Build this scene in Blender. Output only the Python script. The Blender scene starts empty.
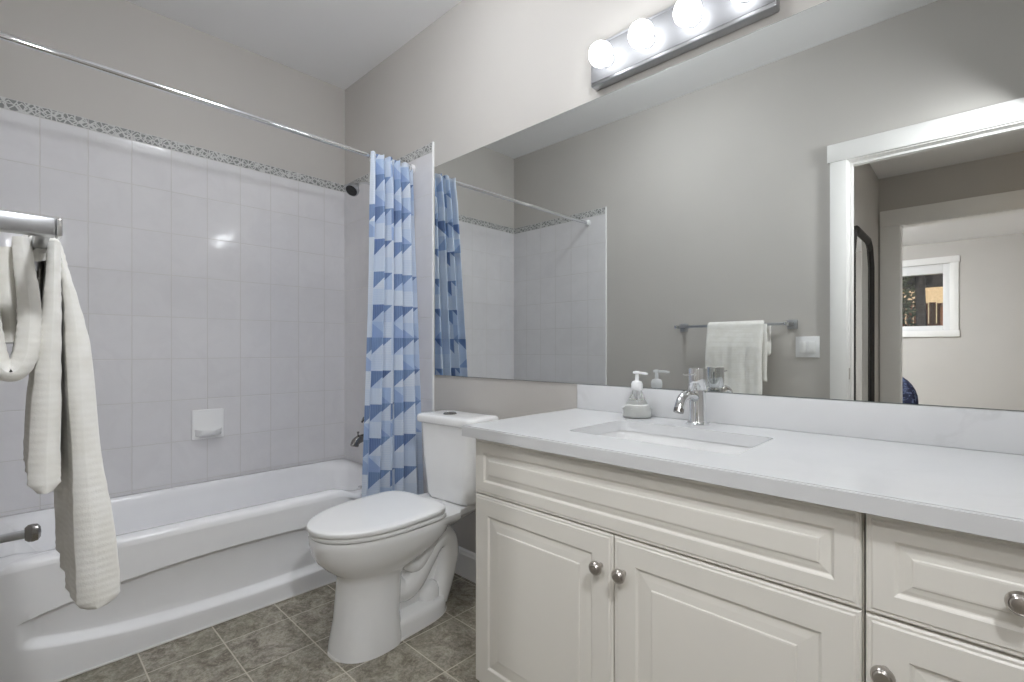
import bpy, bmesh, math, random
from mathutils import Vector, Matrix
random.seed(7)
scene = bpy.context.scene
COL = scene.collection
PI = math.pi

# ------------------------------------------------------------------ camera, world, exposure
cam_data = bpy.data.cameras.new('camera')
cam = bpy.data.objects.new('camera', cam_data); COL.objects.link(cam)
cam.location = (2.906, -1.49, 1.0675)
cam.rotation_euler = (PI/2, 0, math.radians(43.88))
cam_data.sensor_width = 36
cam_data.lens = 485.6/1024*36
cam_data.shift_y = 7.5/1024
cam_data.clip_start = 0.02
scene.camera = cam

world = bpy.data.worlds.new('sky'); scene.world = world; world.use_nodes = True
wb = world.node_tree.nodes['Background']
sky = world.node_tree.nodes.new('ShaderNodeTexSky')
sky.sky_type = 'NISHITA'; sky.sun_disc = False
sky.sun_elevation = math.radians(12); sky.sun_rotation = 0
world.node_tree.links.new(sky.outputs[0], wb.inputs[0])
wb.inputs[1].default_value = 0.10

sun_d = bpy.data.lights.new('sun', 'SUN'); sun_d.energy = 3.0; sun_d.angle = 0.01; sun_d.color = (1, .82, .62)
sun = bpy.data.objects.new('sun', sun_d); COL.objects.link(sun)
sun.rotation_euler = (math.radians(-52), 0, math.radians(12))
sun.location = (2, 6, 6)

vs = scene.view_settings
vs.view_transform = 'Standard'; vs.look = 'None'; vs.gamma = 1; vs.use_curve_mapping = False
vs.exposure = 0.45
BULB = 13.0            # emission strength of the vanity globes
BATH_FILL = 30.0
HALL_FILL = 4.0
BED_FILL = 180.0
HALL_SPOT_FILL = 34.0  # added spot that brightens the vanity fronts
WALL_FILL = 280.0  # added fill from the camera side
try:
    scene.cycles.use_denoising = True
    scene.cycles.max_bounces = 10
    scene.cycles.diffuse_bounces = 6
    scene.cycles.glossy_bounces = 6
    scene.cycles.transmission_bounces = 8
    scene.cycles.sample_clamp_indirect = 6
except Exception:
    pass

# ------------------------------------------------------------------ node helpers
class V:
    """a shader value with arithmetic"""
    def __init__(s, nt, sock): s.nt, s.s = nt, sock
    def _m(s, op, *a, clamp=False):
        n = s.nt.nodes.new('ShaderNodeMath'); n.operation = op; n.use_clamp = clamp
        for i, x in enumerate((s,)+a):
            if isinstance(x, V): s.nt.links.new(x.s, n.inputs[i])
            else: n.inputs[i].default_value = x
        return V(s.nt, n.outputs[0])
    def __add__(s, o): return s._m('ADD', o)
    __radd__ = __add__
    def __sub__(s, o): return s._m('SUBTRACT', o)
    def __rsub__(s, o): return (s*-1)+o
    def __mul__(s, o): return s._m('MULTIPLY', o)
    __rmul__ = __mul__
    def __truediv__(s, o): return s._m('DIVIDE', o)
    def floor(s): return s._m('FLOOR')
    def fract(s): return s._m('FRACT')
    def abs(s): return s._m('ABSOLUTE')
    def sin(s): return s._m('SINE')
    def lt(s, o): return s._m('LESS_THAN', o)
    def gt(s, o): return s._m('GREATER_THAN', o)
    def min(s, o): return s._m('MINIMUM', o)
    def max(s, o): return s._m('MAXIMUM', o)
    def mod(s, o): return s._m('FLOORED_MODULO', o)
    def clamp(s): return s._m('ADD', 0.0, clamp=True)
    def smooth(s, a, b):
        n = s.nt.nodes.new('ShaderNodeMapRange'); n.interpolation_type = 'SMOOTHSTEP'
        s.nt.links.new(s.s, n.inputs[0]); n.inputs[1].default_value = a; n.inputs[2].default_value = b
        return V(s.nt, n.outputs[0])

def new_mat(name):
    m = bpy.data.materials.new(name); m.use_nodes = True
    nt = m.node_tree
    b = nt.nodes['Principled BSDF']
    return m, nt, b
def coords(nt, kind='Object'):
    c = nt.nodes.new('ShaderNodeTexCoord')
    sp = nt.nodes.new('ShaderNodeSeparateXYZ'); nt.links.new(c.outputs[kind], sp.inputs[0])
    return c.outputs[kind], V(nt, sp.outputs[0]), V(nt, sp.outputs[1]), V(nt, sp.outputs[2])
def combine(nt, x, y, z=0.0):
    n = nt.nodes.new('ShaderNodeCombineXYZ')
    for i, q in enumerate((x, y, z)):
        if isinstance(q, V): nt.links.new(q.s, n.inputs[i])
        else: n.inputs[i].default_value = q
    return n.outputs[0]
def noise(nt, vec, scale, detail=3, rough=.5, dist=0.0):
    n = nt.nodes.new('ShaderNodeTexNoise'); nt.links.new(vec, n.inputs['Vector'])
    n.inputs['Scale'].default_value = scale; n.inputs['Detail'].default_value = detail
    n.inputs['Roughness'].default_value = rough; n.inputs['Distortion'].default_value = dist
    return V(nt, n.outputs[0])
def white(nt, vec):
    n = nt.nodes.new('ShaderNodeTexWhiteNoise'); n.noise_dimensions = '3D'
    nt.links.new(vec, n.inputs['Vector']); return V(nt, n.outputs['Value'])
def mixc(nt, fac, a, b):
    n = nt.nodes.new('ShaderNodeMix'); n.data_type = 'RGBA'
    if isinstance(fac, V): nt.links.new(fac.s, n.inputs[0])
    else: n.inputs[0].default_value = fac
    for i, q in ((6, a), (7, b)):
        if isinstance(q, tuple): n.inputs[i].default_value = (*q, 1) if len(q) == 3 else q
        else: nt.links.new(q, n.inputs[i])
    return n.outputs[2]
def bump(nt, b, h, strength=.2, dist=.01):
    n = nt.nodes.new('ShaderNodeBump'); n.inputs['Strength'].default_value = strength
    n.inputs['Distance'].default_value = dist
    nt.links.new(h.s, n.inputs['Height']); nt.links.new(n.outputs[0], b.inputs['Normal'])
def pbr(name, col, rough=.5, metal=0.0, coat=0.0, var=0.0, vscale=8, bmp=0.0, bscale=60, **kw):
    m, nt, b = new_mat(name)
    b.inputs['Base Color'].default_value = (*col, 1)
    b.inputs['Roughness'].default_value = rough
    b.inputs['Metallic'].default_value = metal
    b.inputs['Coat Weight'].default_value = coat
    b.inputs['Coat Roughness'].default_value = .05
    vec, *_ = coords(nt)
    if var:
        nz = noise(nt, vec, vscale, 3).smooth(.3, .7)
        nt.links.new(mixc(nt, nz, tuple(c*(1-var) for c in col), tuple(min(1, c*(1+var)) for c in col)), b.inputs['Base Color'])
    if bmp: bump(nt, b, noise(nt, vec, bscale, 2), bmp, .002)
    for k, v in kw.items(): b.inputs[k].default_value = v
    return m

# ------------------------------------------------------------------ materials
M = {}
M['paint'] = pbr('greige wall paint', (.545, .522, .495), .75, var=.015, vscale=2, bmp=.08, bscale=220)
M['ceiling'] = pbr('white ceiling paint', (.90, .90, .905), .9, bmp=.1, bscale=160)
M['trim'] = pbr('white trim paint', (.88, .87, .855), .35, var=.01)
M['porcelain'] = pbr('white glazed porcelain', (.90, .90, .90), .10, coat=.4, var=.006)
M['seatplastic'] = pbr('white seat plastic', (.90, .90, .90), .22, var=.006)
M['acrylic'] = pbr('white tub enamel', (.90, .90, .915), .16, coat=.3, var=.01)
M['chrome'] = pbr('polished chrome', (.78, .79, .80), .06, 1.0, var=.02)
M['chrome_soft'] = pbr('satin chrome', (.50, .51, .53), .28, 1.0, var=.03)
M['dark_chrome'] = pbr('dark nickel', (.30, .29, .28), .22, 1.0, var=.04)
M['nickel'] = pbr('brushed nickel', (.52, .49, .46), .28, 1.0, var=.05, vscale=90)
M['cabinet'] = pbr('cream thermofoil', (.83, .805, .75), .38, var=.012, vscale=3)
M['cabinet_dark'] = pbr('cabinet carcass', (.30, .27, .22), .6, var=.05)
M['mirror'] = pbr('silvered mirror', (.80, .82, .81), .0, 1.0)
M['mirror_edge'] = pbr('mirror glass edge', (.22, .27, .26), .15, .4, var=.05)
M['plastic_white'] = pbr('white plastic', (.82, .82, .83), .3, var=.01)
M['black'] = pbr('black lacquer wood', (.010, .008, .007), .55, var=.3, vscale=40)
M['rubber'] = pbr('dark rubber', (.03, .03, .03), .6, var=.2)
M['caulk'] = pbr('white caulk', (.82, .81, .79), .5, var=.02)
M['hall_floor'] = pbr('beige carpet', (.36, .32, .27), .95, var=.12, vscale=80, bmp=.4, bscale=300)
M['concrete'] = pbr('cream stucco', (.70, .58, .42), .9, var=.08, vscale=20, bmp=.4)
M['foliage'] = pbr('dark green foliage', (.03, .05, .025), .7, var=.4, vscale=12)
M['bark'] = pbr('dark bark', (.035, .035, .045), .9, var=.3, vscale=20, bmp=.4)
M['soil'] = pbr('dark soil', (.08, .07, .05), .95, var=.3, vscale=5)
M['soap'] = pbr('white liquid soap', (.85, .85, .83), .4, var=.01)

def glass_mat(name, rough, col=(1, 1, 1), thin=False):
    m, nt, b = new_mat(name)
    b.inputs['Base Color'].default_value = (*col, 1)
    b.inputs['Roughness'].default_value = rough
    b.inputs['Transmission Weight'].default_value = 1.0
    b.inputs['IOR'].default_value = 1.45
    vec, *_ = coords(nt)
    bump(nt, b, noise(nt, vec, 3, 1), .01, .001)
    return m
M['glass'] = glass_mat('clear bottle glass', .02, (.97, .985, .98))
M['pane'] = glass_mat('window pane glass', .0)

def emit_mat(name, col, s):
    m, nt, b = new_mat(name)
    b.inputs['Base Color'].default_value = (.9, .9, .9, 1)
    b.inputs['Emission Color'].default_value = (*col, 1)
    b.inputs['Emission Strength'].default_value = s
    return m
M['bulb'] = emit_mat('frosted globe lit', (.93, .965, 1.0), BULB)
M['wall_fill'] = emit_mat('sconce shade glass', (.95, .975, 1.0), WALL_FILL)  # lens of the added fill light on the right wall
M['bath_fill'] = emit_mat('fill lamp glass bathroom', (.94, .97, 1.0), BATH_FILL)
M['hall_fill'] = emit_mat('fill lamp glass hall', (1.0, .97, .90), HALL_FILL)
M['bed_fill'] = emit_mat('fill lamp glass bedroom', (.93, .96, 1.0), BED_FILL)

def tile_mat(name, axis, phase):
    """glazed 6x8 inch wall tiles with an embossed border row on top; axis: 0 = x runs along, 1 = y"""
    m, nt, b = new_mat(name)
    vec, x, y, z = coords(nt)
    a = (x if axis == 0 else y) - phase
    u = a/.1565; w = (z - 2.056)/.208
    fu = (u.fract()-.5).abs(); fw = (w.fract()-.5).abs()
    du = (.5-fu)*.1565; dw = (.5-fw)*.208
    border = z.gt(2.056)
    d = du.min(dw + border*10).min((z-2.056).abs())
    grout = 1-d.smooth(.0010, .0026)
    tid = combine(nt, u.floor(), w.floor(), border)
    rnd = white(nt, tid)
    cloud = noise(nt, vec, 7, 4, .6, .8).smooth(.35, .7)
    base = mixc(nt, cloud*.45+rnd*.25, (.745, .735, .75), (.68, .668, .685))
    # border relief: lozenges and leaves
    vec2 = combine(nt, a*2.2, z*2.2, 0.0)
    vor = nt.nodes.new('ShaderNodeTexVoronoi'); vor.feature = 'DISTANCE_TO_EDGE'
    vor.inputs['Scale'].default_value = 19; nt.links.new(vec2, vor.inputs['Vector'])
    ed = V(nt, vor.outputs['Distance']).smooth(.02, .14)
    q = (a/.039).fract()-.5; r_ = (z-2.08)/.039
    loz = (q.abs()+r_.abs() - .42).abs().smooth(.03, .12)
    rel = ed.min(loz)
    edge = ((z-2.08).abs()).smooth(.0205, .0240)
    rel = rel*(1-edge)
    bcol = mixc(nt, rel, (.60, .60, .59), (.235, .24, .235))
    col = mixc(nt, border, base, bcol)
    col = mixc(nt, grout*.8, col, (.60, .585, .57))
    nt.links.new(col, b.inputs['Base Color'])
    b.inputs['Roughness'].default_value = .09
    rough = grout*.4 + .085 + border*.32
    nt.links.new(rough.s, b.inputs['Roughness'])
    tilt = ((u.fract()-.5)*(rnd-.5) + (w.fract()-.5)*(white(nt, combine(nt, w.floor(), u.floor(), 3.0))-.5))
    h = noise(nt, vec, 22, 2, .5)*.35 + noise(nt, vec, 5, 1, .5)*1.2 + tilt*.5 - grout*.9 - border*rel*1.0
    bump(nt, b, h, .42, .0035)
    return m
M['tile_left'] = tile_mat('glazed wall tile along tub', 1, -.1405)
M['tile_ends'] = tile_mat('glazed wall tile at tub ends', 0, .152)

def floor_mat():
    m, nt, b = new_mat('mottled vinyl floor tile')
    vec, x, y, z = coords(nt)
    u = (x-.9345)/.2335; w = (y+.031)/.2283
    du = (.5-(u.fract()-.5).abs())*.2335; dw = (.5-(w.fract()-.5).abs())*.2283
    d = du.min(dw)
    grout = 1-d.smooth(.0014, .0028)
    rnd = white(nt, combine(nt, u.floor(), w.floor(), 0.0))
    off = combine(nt, x+rnd*9, y+rnd*5, rnd*3)
    n1 = noise(nt, off, 13, 8, .7, 1.2).smooth(.40, .61)
    n2 = noise(nt, off, 40, 8, .72, 1.5).smooth(.40, .64)
    n3 = noise(nt, off, 5, 5, .6, .4).smooth(.3, .7)
    n4 = noise(nt, off, 75, 6, .75, 1.0).smooth(.40, .66)
    c = mixc(nt, n1, (.150, .124, .092), (.52, .475, .395))
    c = mixc(nt, n2*.60, c, (.58, .54, .47))
    c = mixc(nt, n4*.6, c, (.095, .078, .052))
    c = mixc(nt, n3*.35, c, (.16, .155, .09))
    c = mixc(nt, rnd*.34, c, (.14, .128, .10))
    c = mixc(nt, grout*.9, c, (.60, .555, .47))
    nt.links.new(c, b.inputs['Base Color'])
    b.inputs['Roughness'].default_value = .38
    bump(nt, b, n2*.4-grout*1.0, .25, .002)
    return m
M['floor'] = floor_mat()

def quartz_mat(name, strength):
    m, nt, b = new_mat(name)
    vec, x, y, z = coords(nt)
    n1 = noise(nt, vec, 2.3, 6, .55, 1.4)
    v1 = 1-(n1-.5).abs().smooth(.0, .035)
    msk = noise(nt, vec, 3.1, 2).smooth(.45, .75)
    cloud = noise(nt, vec, 6, 4, .6).smooth(.4, .8)
    c = mixc(nt, cloud*.5, (.67, .675, .685), (.63, .635, .65))
    c = mixc(nt, v1*msk*strength, c, (.52, .52, .53))
    nt.links.new(c, b.inputs['Base Color'])
    b.inputs['Roughness'].default_value = .2
    return m
M['quartz'] = quartz_mat('white quartz', .12)
M['quartz_veined'] = quartz_mat('white veined quartz', .75)

def curtain_mat():
    m, nt, b = new_mat('blue geometric curtain fabric')
    vec, u, v, _ = coords(nt, 'UV')
    PU, PV = .100, .160
    a = u/PU; c = v/PV
    ia = a.floor(); fa = a.fract()
    c = c + (ia.mod(2.0))*0.0; ic = c.floor(); fc = c.fract()
    r1 = white(nt, combine(nt, ia, ic, 1.0)); r2 = white(nt, combine(nt, ia, ic, 2.0)); r3 = white(nt, combine(nt, ia, ic, 5.0))
    up = fc.gt(.48)                                   # upper half of a cell holds a wedge, lower half is plain
    base = mixc(nt, r1*r1, (.82, .87, .94), (.56, .68, .86))
    lower = mixc(nt, r3*r3, (.80, .86, .94), (.52, .65, .84))
    base = mixc(nt, up, lower, base)
    hatch = ((v*2*PI/.0085).sin()*.5+.5)*(r2.gt(.55)) + ((u*2*PI/.0085).sin()*.5+.5)*(r2.lt(.45))
    base = mixc(nt, hatch*.20, base, (.42, .54, .76))
    fu = (fc-.48)/.52
    wedge = fu.gt(fa*.95+.02)*up*((ia.mod(3.0)).gt(.5).max(r3.gt(.55)))
    low = ((1-fc/.48)).gt(fa*.9+.1)*(1-up)*r3.gt(.62)
    dark = mixc(nt, r2, (.13, .21, .43), (.27, .40, .64))
    hd = ((u*2*PI/.010).sin()*.5+.5)
    dark = mixc(nt, hd*.40, dark, (.40, .52, .75))
    col = mixc(nt, low*.85, base, (.36, .49, .74))
    col = mixc(nt, wedge, col, dark)
    nt.links.new(col, b.inputs['Base Color'])
    b.inputs['Roughness'].default_value = .75
    b.inputs['Sheen Weight'].default_value = .2
    # thin cloth lets light through
    tr = nt.nodes.new('ShaderNodeBsdfTranslucent'); nt.links.new(col, tr.inputs[0])
    mx = nt.nodes.new('ShaderNodeMixShader'); mx.inputs[0].default_value = .28
    out = nt.nodes['Material Output']
    nt.links.new(b.outputs[0], mx.inputs[1]); nt.links.new(tr.outputs[0], mx.inputs[2]); nt.links.new(mx.outputs[0], out.inputs[0])
    return m
M['curtain'] = curtain_mat()

def towel_mat():
    m, nt, b = new_mat('ribbed white terry')
    vec, x, y, z = coords(nt)
    b.inputs['Roughness'].default_value = .95
    b.inputs['Sheen Weight'].default_value = .3
    rib = (z*2*PI/.0095).sin()*.5+.5
    fuzz = noise(nt, vec, 260, 3, .7)
    c = mixc(nt, noise(nt, vec, 30, 3).smooth(.3, .7), (.80, .785, .74), (.86, .85, .82))
    nt.links.new(c, b.inputs['Base Color'])
    bump(nt, b, rib*.45+fuzz*.5, .28, .002)
    return m
M['towel'] = towel_mat()

def navy_mat():
    m, nt, b = new_mat('navy patterned upholstery')
    vec, x, y, z = coords(nt)
    n = noise(nt, vec, 16, 3, .6, 2).smooth(.53, .6)
    nt.links.new(mixc(nt, n, (.012, .016, .05), (.10, .13, .24)), b.inputs['Base Color'])
    b.inputs['Roughness'].default_value = .85
    return m
M['navy'] = navy_mat()
def fence_mat():
    m, nt, b = new_mat('red brown fence boards')
    vec, x, y, z = coords(nt)
    n = noise(nt, combine(nt, x*20, y, z*2), 3, 4)
    nt.links.new(mixc(nt, n, (.16, .07, .045), (.34, .17, .11)), b.inputs['Base Color'])
    b.inputs['Roughness'].default_value = .85
    return m
M['fence'] = fence_mat()

# ------------------------------------------------------------------ mesh helpers
class MB:
    def __init__(s): s.bm = bmesh.new(); s.uv = None
    def box(s, x0, x1, y0, y1, z0, z1, bev=0.0, seg=2):
        r = bmesh.ops.create_cube(s.bm, size=1)
        vv = r['verts']
        for v in vv:
            v.co = Vector((x0 if v.co.x < 0 else x1, y0 if v.co.y < 0 else y1, z0 if v.co.z < 0 else z1))
        if bev:
            es = list({e for v in vv for e in v.link_edges})
            bmesh.ops.bevel(s.bm, geom=es, offset=bev, segments=seg, profile=.5, affect='EDGES')
        return s
    def rings(s, rings, cap0=True, cap1=True, closed=True, loop=False):
        vs_ = [[s.bm.verts.new(Vector(p)) for p in r] for r in rings]
        n = len(rings[0])
        m_ = len(vs_)
        for i in range(m_ if loop else m_-1):
            A, B = vs_[i], vs_[(i+1) % m_]
            for j in range(n if closed else n-1):
                k = (j+1) % n
                try: s.bm.faces.new((A[j], A[k], B[k], B[j]))
                except ValueError: pass
        if not loop:
            if cap0: s.bm.faces.new(vs_[0][::-1])
            if cap1: s.bm.faces.new(vs_[-1])
        return s
    def tube(s, pts, r, seg=16, caps=True, sx=1.0):
        pts = [Vector(p) for p in pts]; n = len(pts)
        rr = r if isinstance(r, (list, tuple)) else [r]*n
        rings = []; up = None
        for i, p in enumerate(pts):
            t = (pts[min(i+1, n-1)]-pts[max(i-1, 0)]).normalized()
            if up is None:
                up = Vector((0, 0, 1)) if abs(t.z) < .9 else Vector((1, 0, 0))
            side = t.cross(up).normalized(); up = side.cross(t).normalized()
            rings.append([p + side*math.cos(2*PI*k/seg)*rr[i]*sx + up*math.sin(2*PI*k/seg)*rr[i] for k in range(seg)])
        return s.rings(rings, caps, caps)
    def lathe(s, prof, c=(0, 0, 0), axis='z', seg=32):
        rings = []
        for r, h in prof:
            ring = []
            for k in range(seg):
                a = 2*PI*k/seg; u, v = r*math.cos(a), r*math.sin(a)
                if axis == 'z': p = (c[0]+u, c[1]+v, c[2]+h)
                elif axis == 'y': p = (c[0]+u, c[1]+h, c[2]+v)
                else: p = (c[0]+h, c[1]+u, c[2]+v)
                ring.append(p)
            rings.append(ring)
        return s.rings(rings)
    def build(s, name, mat, parent=None, smooth=True, angle=40, world_origin=False, subsurf=0, **props):
        bm = s.bm
        bmesh.ops.recalc_face_normals(bm, faces=bm.faces[:])
        me = bpy.data.meshes.new(name)
        org = Vector((0, 0, 0))
        if parent is not None:
            p = parent
            while p is not None: org += p.location; p = p.parent
        elif not world_origin:
            xs = [v.co for v in bm.verts]
            org = Vector(((min(c.x for c in xs)+max(c.x for c in xs))/2, (min(c.y for c in xs)+max(c.y for c in xs))/2, min(c.z for c in xs)))
        bmesh.ops.translate(bm, verts=bm.verts[:], vec=-org)
        bm.to_mesh(me); bm.free()
        me.materials.append(mat if not isinstance(mat, str) else M[mat])
        if smooth:
            for p in me.polygons: p.use_smooth = True
            try: me.set_sharp_from_angle(angle=math.radians(angle))
            except Exception: pass
        o = bpy.data.objects.new(name, me); COL.objects.link(o)
        if parent is not None: o.parent = parent
        else: o.location = org
        if subsurf:
            md = o.modifiers.new('subsurf', 'SUBSURF'); md.levels = md.render_levels = subsurf
        for k, v in props.items(): o[k] = v
        return o

def thing(name, label, cat, loc, group=None):
    o = bpy.data.objects.new(name, None); COL.objects.link(o); o.location = loc
    o.empty_display_size = .1
    o['label'] = label; o['category'] = cat
    if group: o['group'] = group
    return o
def struct(name, mb, mat, **kw):
    smooth = kw.pop('smooth', False)
    return mb.build(name, mat, None, smooth=smooth, world_origin=True, kind='structure', **kw)
def sm(t, a, b):
    t = max(0, min(1, (t-a)/(b-a))); return t*t*(3-2*t)
def rrect(x0, x1, y0, y1, r, z, n=8):
    """rounded rectangle ring"""
    out = []
    for cx, cy, a0 in ((x1-r, y1-r, 0), (x0+r, y1-r, PI/2), (x0+r, y0+r, PI), (x1-r, y0+r, 1.5*PI)):
        for k in range(n+1):
            a = a0+PI/2*k/n
            out.append((cx+r*math.cos(a), cy+r*math.sin(a), z))
    return out
def catmull(pts, n=8):
    out = []
    P = [Vector(p) for p in pts]; P = [P[0]*2-P[1]]+P+[P[-1]*2-P[-2]]
    for i in range(1, len(P)-2):
        for k in range(n):
            t = k/n
            a, b, c, d = P[i-1], P[i], P[i+1], P[i+2]
            out.append(.5*((2*b)+(c-a)*t+(2*a-5*b+4*c-d)*t*t+(3*b-3*c+d-a)*t**3))
    out.append(P[-2]); return out

# ------------------------------------------------------------------ the room
W = 1.57; H = 2.712; XR = 3.32
DX0, DX1, DH = 2.414, 3.19, 2.048       # bathroom doorway
HX0, HX1, HY, H2 = 2.32, 3.55, -3.42, 2.44
BX0, BX1, BY = .9, 4.6, -6.9
OX0, OX1, OH = 2.46, 3.26, 2.04         # bedroom doorway
struct('floor', MB().box(-.1, XR+.1, -W-.055, .1, -.06, 0), 'floor')
struct('ceiling', MB().box(-.1, XR+.1, -W-.11, .1, H, H+.1), 'ceiling')
struct('wall_back', MB().box(-.1, XR+.1, 0, .1, 0, H), 'paint')
struct('wall_left', MB().box(-.1, 0, -W, 0, 0, H), 'paint')
struct('wall_right', MB().box(XR, XR+.1, -W, 0, 0, H), 'paint')
w = MB(); w.box(-.1, DX0-.015, -W-.11, -W, 0, H); w.box(DX0-.015, DX1+.015, -W-.11, -W, DH+.015, H); w.box(DX1+.015, XR+.1, -W-.11, -W, 0, H)
struct('wall_front', w, 'paint')
# tile panels
TZ = 2.105
struct('wall_tiled_left', MB().box(0, .008, -W+.001, -.001, .34, TZ), 'tile_left')
struct('wall_tiled_back', MB().box(.008, .922, -.009, 0, .0, TZ), 'tile_ends')
struct('wall_tiled_front', MB().box(.008, .931, -W, -W+.009, .0, TZ), 'tile_ends')
struct('trim_1', MB().box(.922, .933, -.011, 0, 0, TZ+.002, .003), 'porcelain', smooth=True)
struct('trim_2', MB().box(.931, .941, -W, -W+.011, 0, TZ+.002, .003), 'porcelain', smooth=True)
# baseboards
def baseboard_profile(x0, x1, y, s):
    prof = [(0, 0), (.014, 0), (.014, .105), (.011, .112), (.009, .122), (.004, .128), (0, .128)]
    return MB().rings([[(x, y+s*a, b) for a, b in prof] for x in (x0, x1)])
struct('baseboard_back', baseboard_profile(.934, 1.849, 0, -1), 'trim')
struct('baseboard_front', baseboard_profile(.942, DX0-.080, -W, 1), 'trim')
# door casings on the bathroom side
def casing(name, x0, x1, top, y, s, wdt, ear, hh, right=True, mat='trim'):
    w = MB(); t = .018*s
    ya, yb = sorted((y, y+t)); yc, yd = sorted((y, y+t*1.3))
    w.box(x0-wdt, x0, ya, yb, 0, top, .002)
    if right: w.box(x1, x1+wdt, ya, yb, 0, top, .002)
    w.box(x0-wdt-ear, x1+wdt+ear, yc, yd, top, top+hh, .002)
    return struct(name, w, mat, smooth=True)
casing('trim_3', DX0-.004, DX1+.004, DH+.004, -W, 1, .075, .012, .094)
w = MB()
w.box(DX0-.015, DX0, -W-.112, -W+.002, 0, DH+.015); w.box(DX1, DX1+.015, -W-.112, -W+.002, 0, DH+.015); w.box(DX0, DX1, -W-.112, -W+.002, DH, DH+.015)
w.box(DX0, DX0+.011, -W-.085, -W-.045, 0, DH, .002); w.box(DX0+.011, DX1-.011, -W-.085, -W-.045, DH-.011, DH, .002); w.box(DX1-.011, DX1, -W-.085, -W-.045, 0, DH, .002)
door1 = struct('door_1', w, 'trim')
MB().box(DX0-.001, DX0+.0025, -W-.035, -W-.010, .905, .965, .001).build('strike_plate', 'nickel', door1)
# the hall
struct('floor_hall', MB().box(HX0-.1, HX1+.1, HY-.12, -W-.055, -.06, 0), 'hall_floor')
struct('ceiling_hall', MB().box(HX0-.1, HX1+.1, HY-.12, -W-.11, H2, H2+.1), 'ceiling')
struct('wall_hall_left', MB().box(HX0-.1, HX0, HY, -W-.11, 0, H2), 'paint')
struct('wall_hall_right', MB().box(HX1, HX1+.1, HY, -W-.11, 0, H2), 'paint')
w = MB(); w.box(BX0-.1, OX0-.015, HY-.12, HY, 0, H2+.1); w.box(OX0-.015, OX1+.015, HY-.12, HY, OH+.015, H2+.1); w.box(OX1+.015, BX1+.1, HY-.12, HY, 0, H2+.1)
struct('wall_hall_far', w, 'paint')
casing('trim_4', OX0-.004, OX1+.004, OH+.004, HY, 1, .125, 0, .125)
w = MB(); w.box(OX0-.015, OX0, HY-.122, HY+.002, 0, OH+.015); w.box(OX1, OX1+.015, HY-.122, HY+.002, 0, OH+.015); w.box(OX0, OX1, HY-.122, HY+.002, OH, OH+.015)
struct('door_2', w, 'trim')
# the bedroom
WX0, WX1, WZ0, WZ1 = 1.70, 2.635, 1.30, 2.165          # wall opening of the window
struct('floor_bedroom', MB().box(BX0-.1, BX1+.1, BY-.1, HY-.12, -.06, 0), 'hall_floor')
struct('ceiling_bedroom', MB().box(BX0-.1, BX1+.1, BY-.15, HY-.12, H2, H2+.1), 'ceiling')
w = MB(); w.box(BX0-.1, WX0, BY-.15, BY, 0, H2); w.box(WX1, BX1+.1, BY-.15, BY, 0, H2); w.box(WX0, WX1, BY-.15, BY, 0, WZ0); w.box(WX0, WX1, BY-.15, BY, WZ1, H2)
struct('wall_bedroom_far', w, 'paint')
struct('wall_bedroom_left', MB().box(BX0-.1, BX0, BY, HY-.12, 0, H2), 'paint')
struct('wall_bedroom_right', MB().box(BX1, BX1+.1, BY, HY-.12, 0, H2), 'paint')
w = MB()
w.box(WX0-.085, WX0, BY, BY+.018, WZ0, WZ1, .002); w.box(WX1, WX1+.085, BY, BY+.018, WZ0, WZ1, .002)
w.box(WX0-.095, WX1+.095, BY, BY+.024, WZ1, WZ1+.085, .002); w.box(WX0-.095, WX1+.095, BY, BY+.03, WZ0-.08, WZ0, .003)
struct('trim_5', w, 'trim', smooth=True)
w = MB()
for a, b, c, d in ((WX0, WX0+.07, WZ0, WZ1), (WX1-.065, WX1, WZ0, WZ1), (WX0+.07, WX1-.065, WZ1-.12, WZ1), (WX0+.07, WX1-.065, WZ0, WZ0+.065)):
    w.box(a, b, BY-.12, BY-.02, c, d, .004)
win = struct('window_1', w, 'plastic_white', smooth=True)
MB().box(WX0+.06, WX1-.06, BY-.085, BY-.08, WZ0+.06, WZ1-.11).build('window_pane', 'pane', win, smooth=False)

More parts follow.
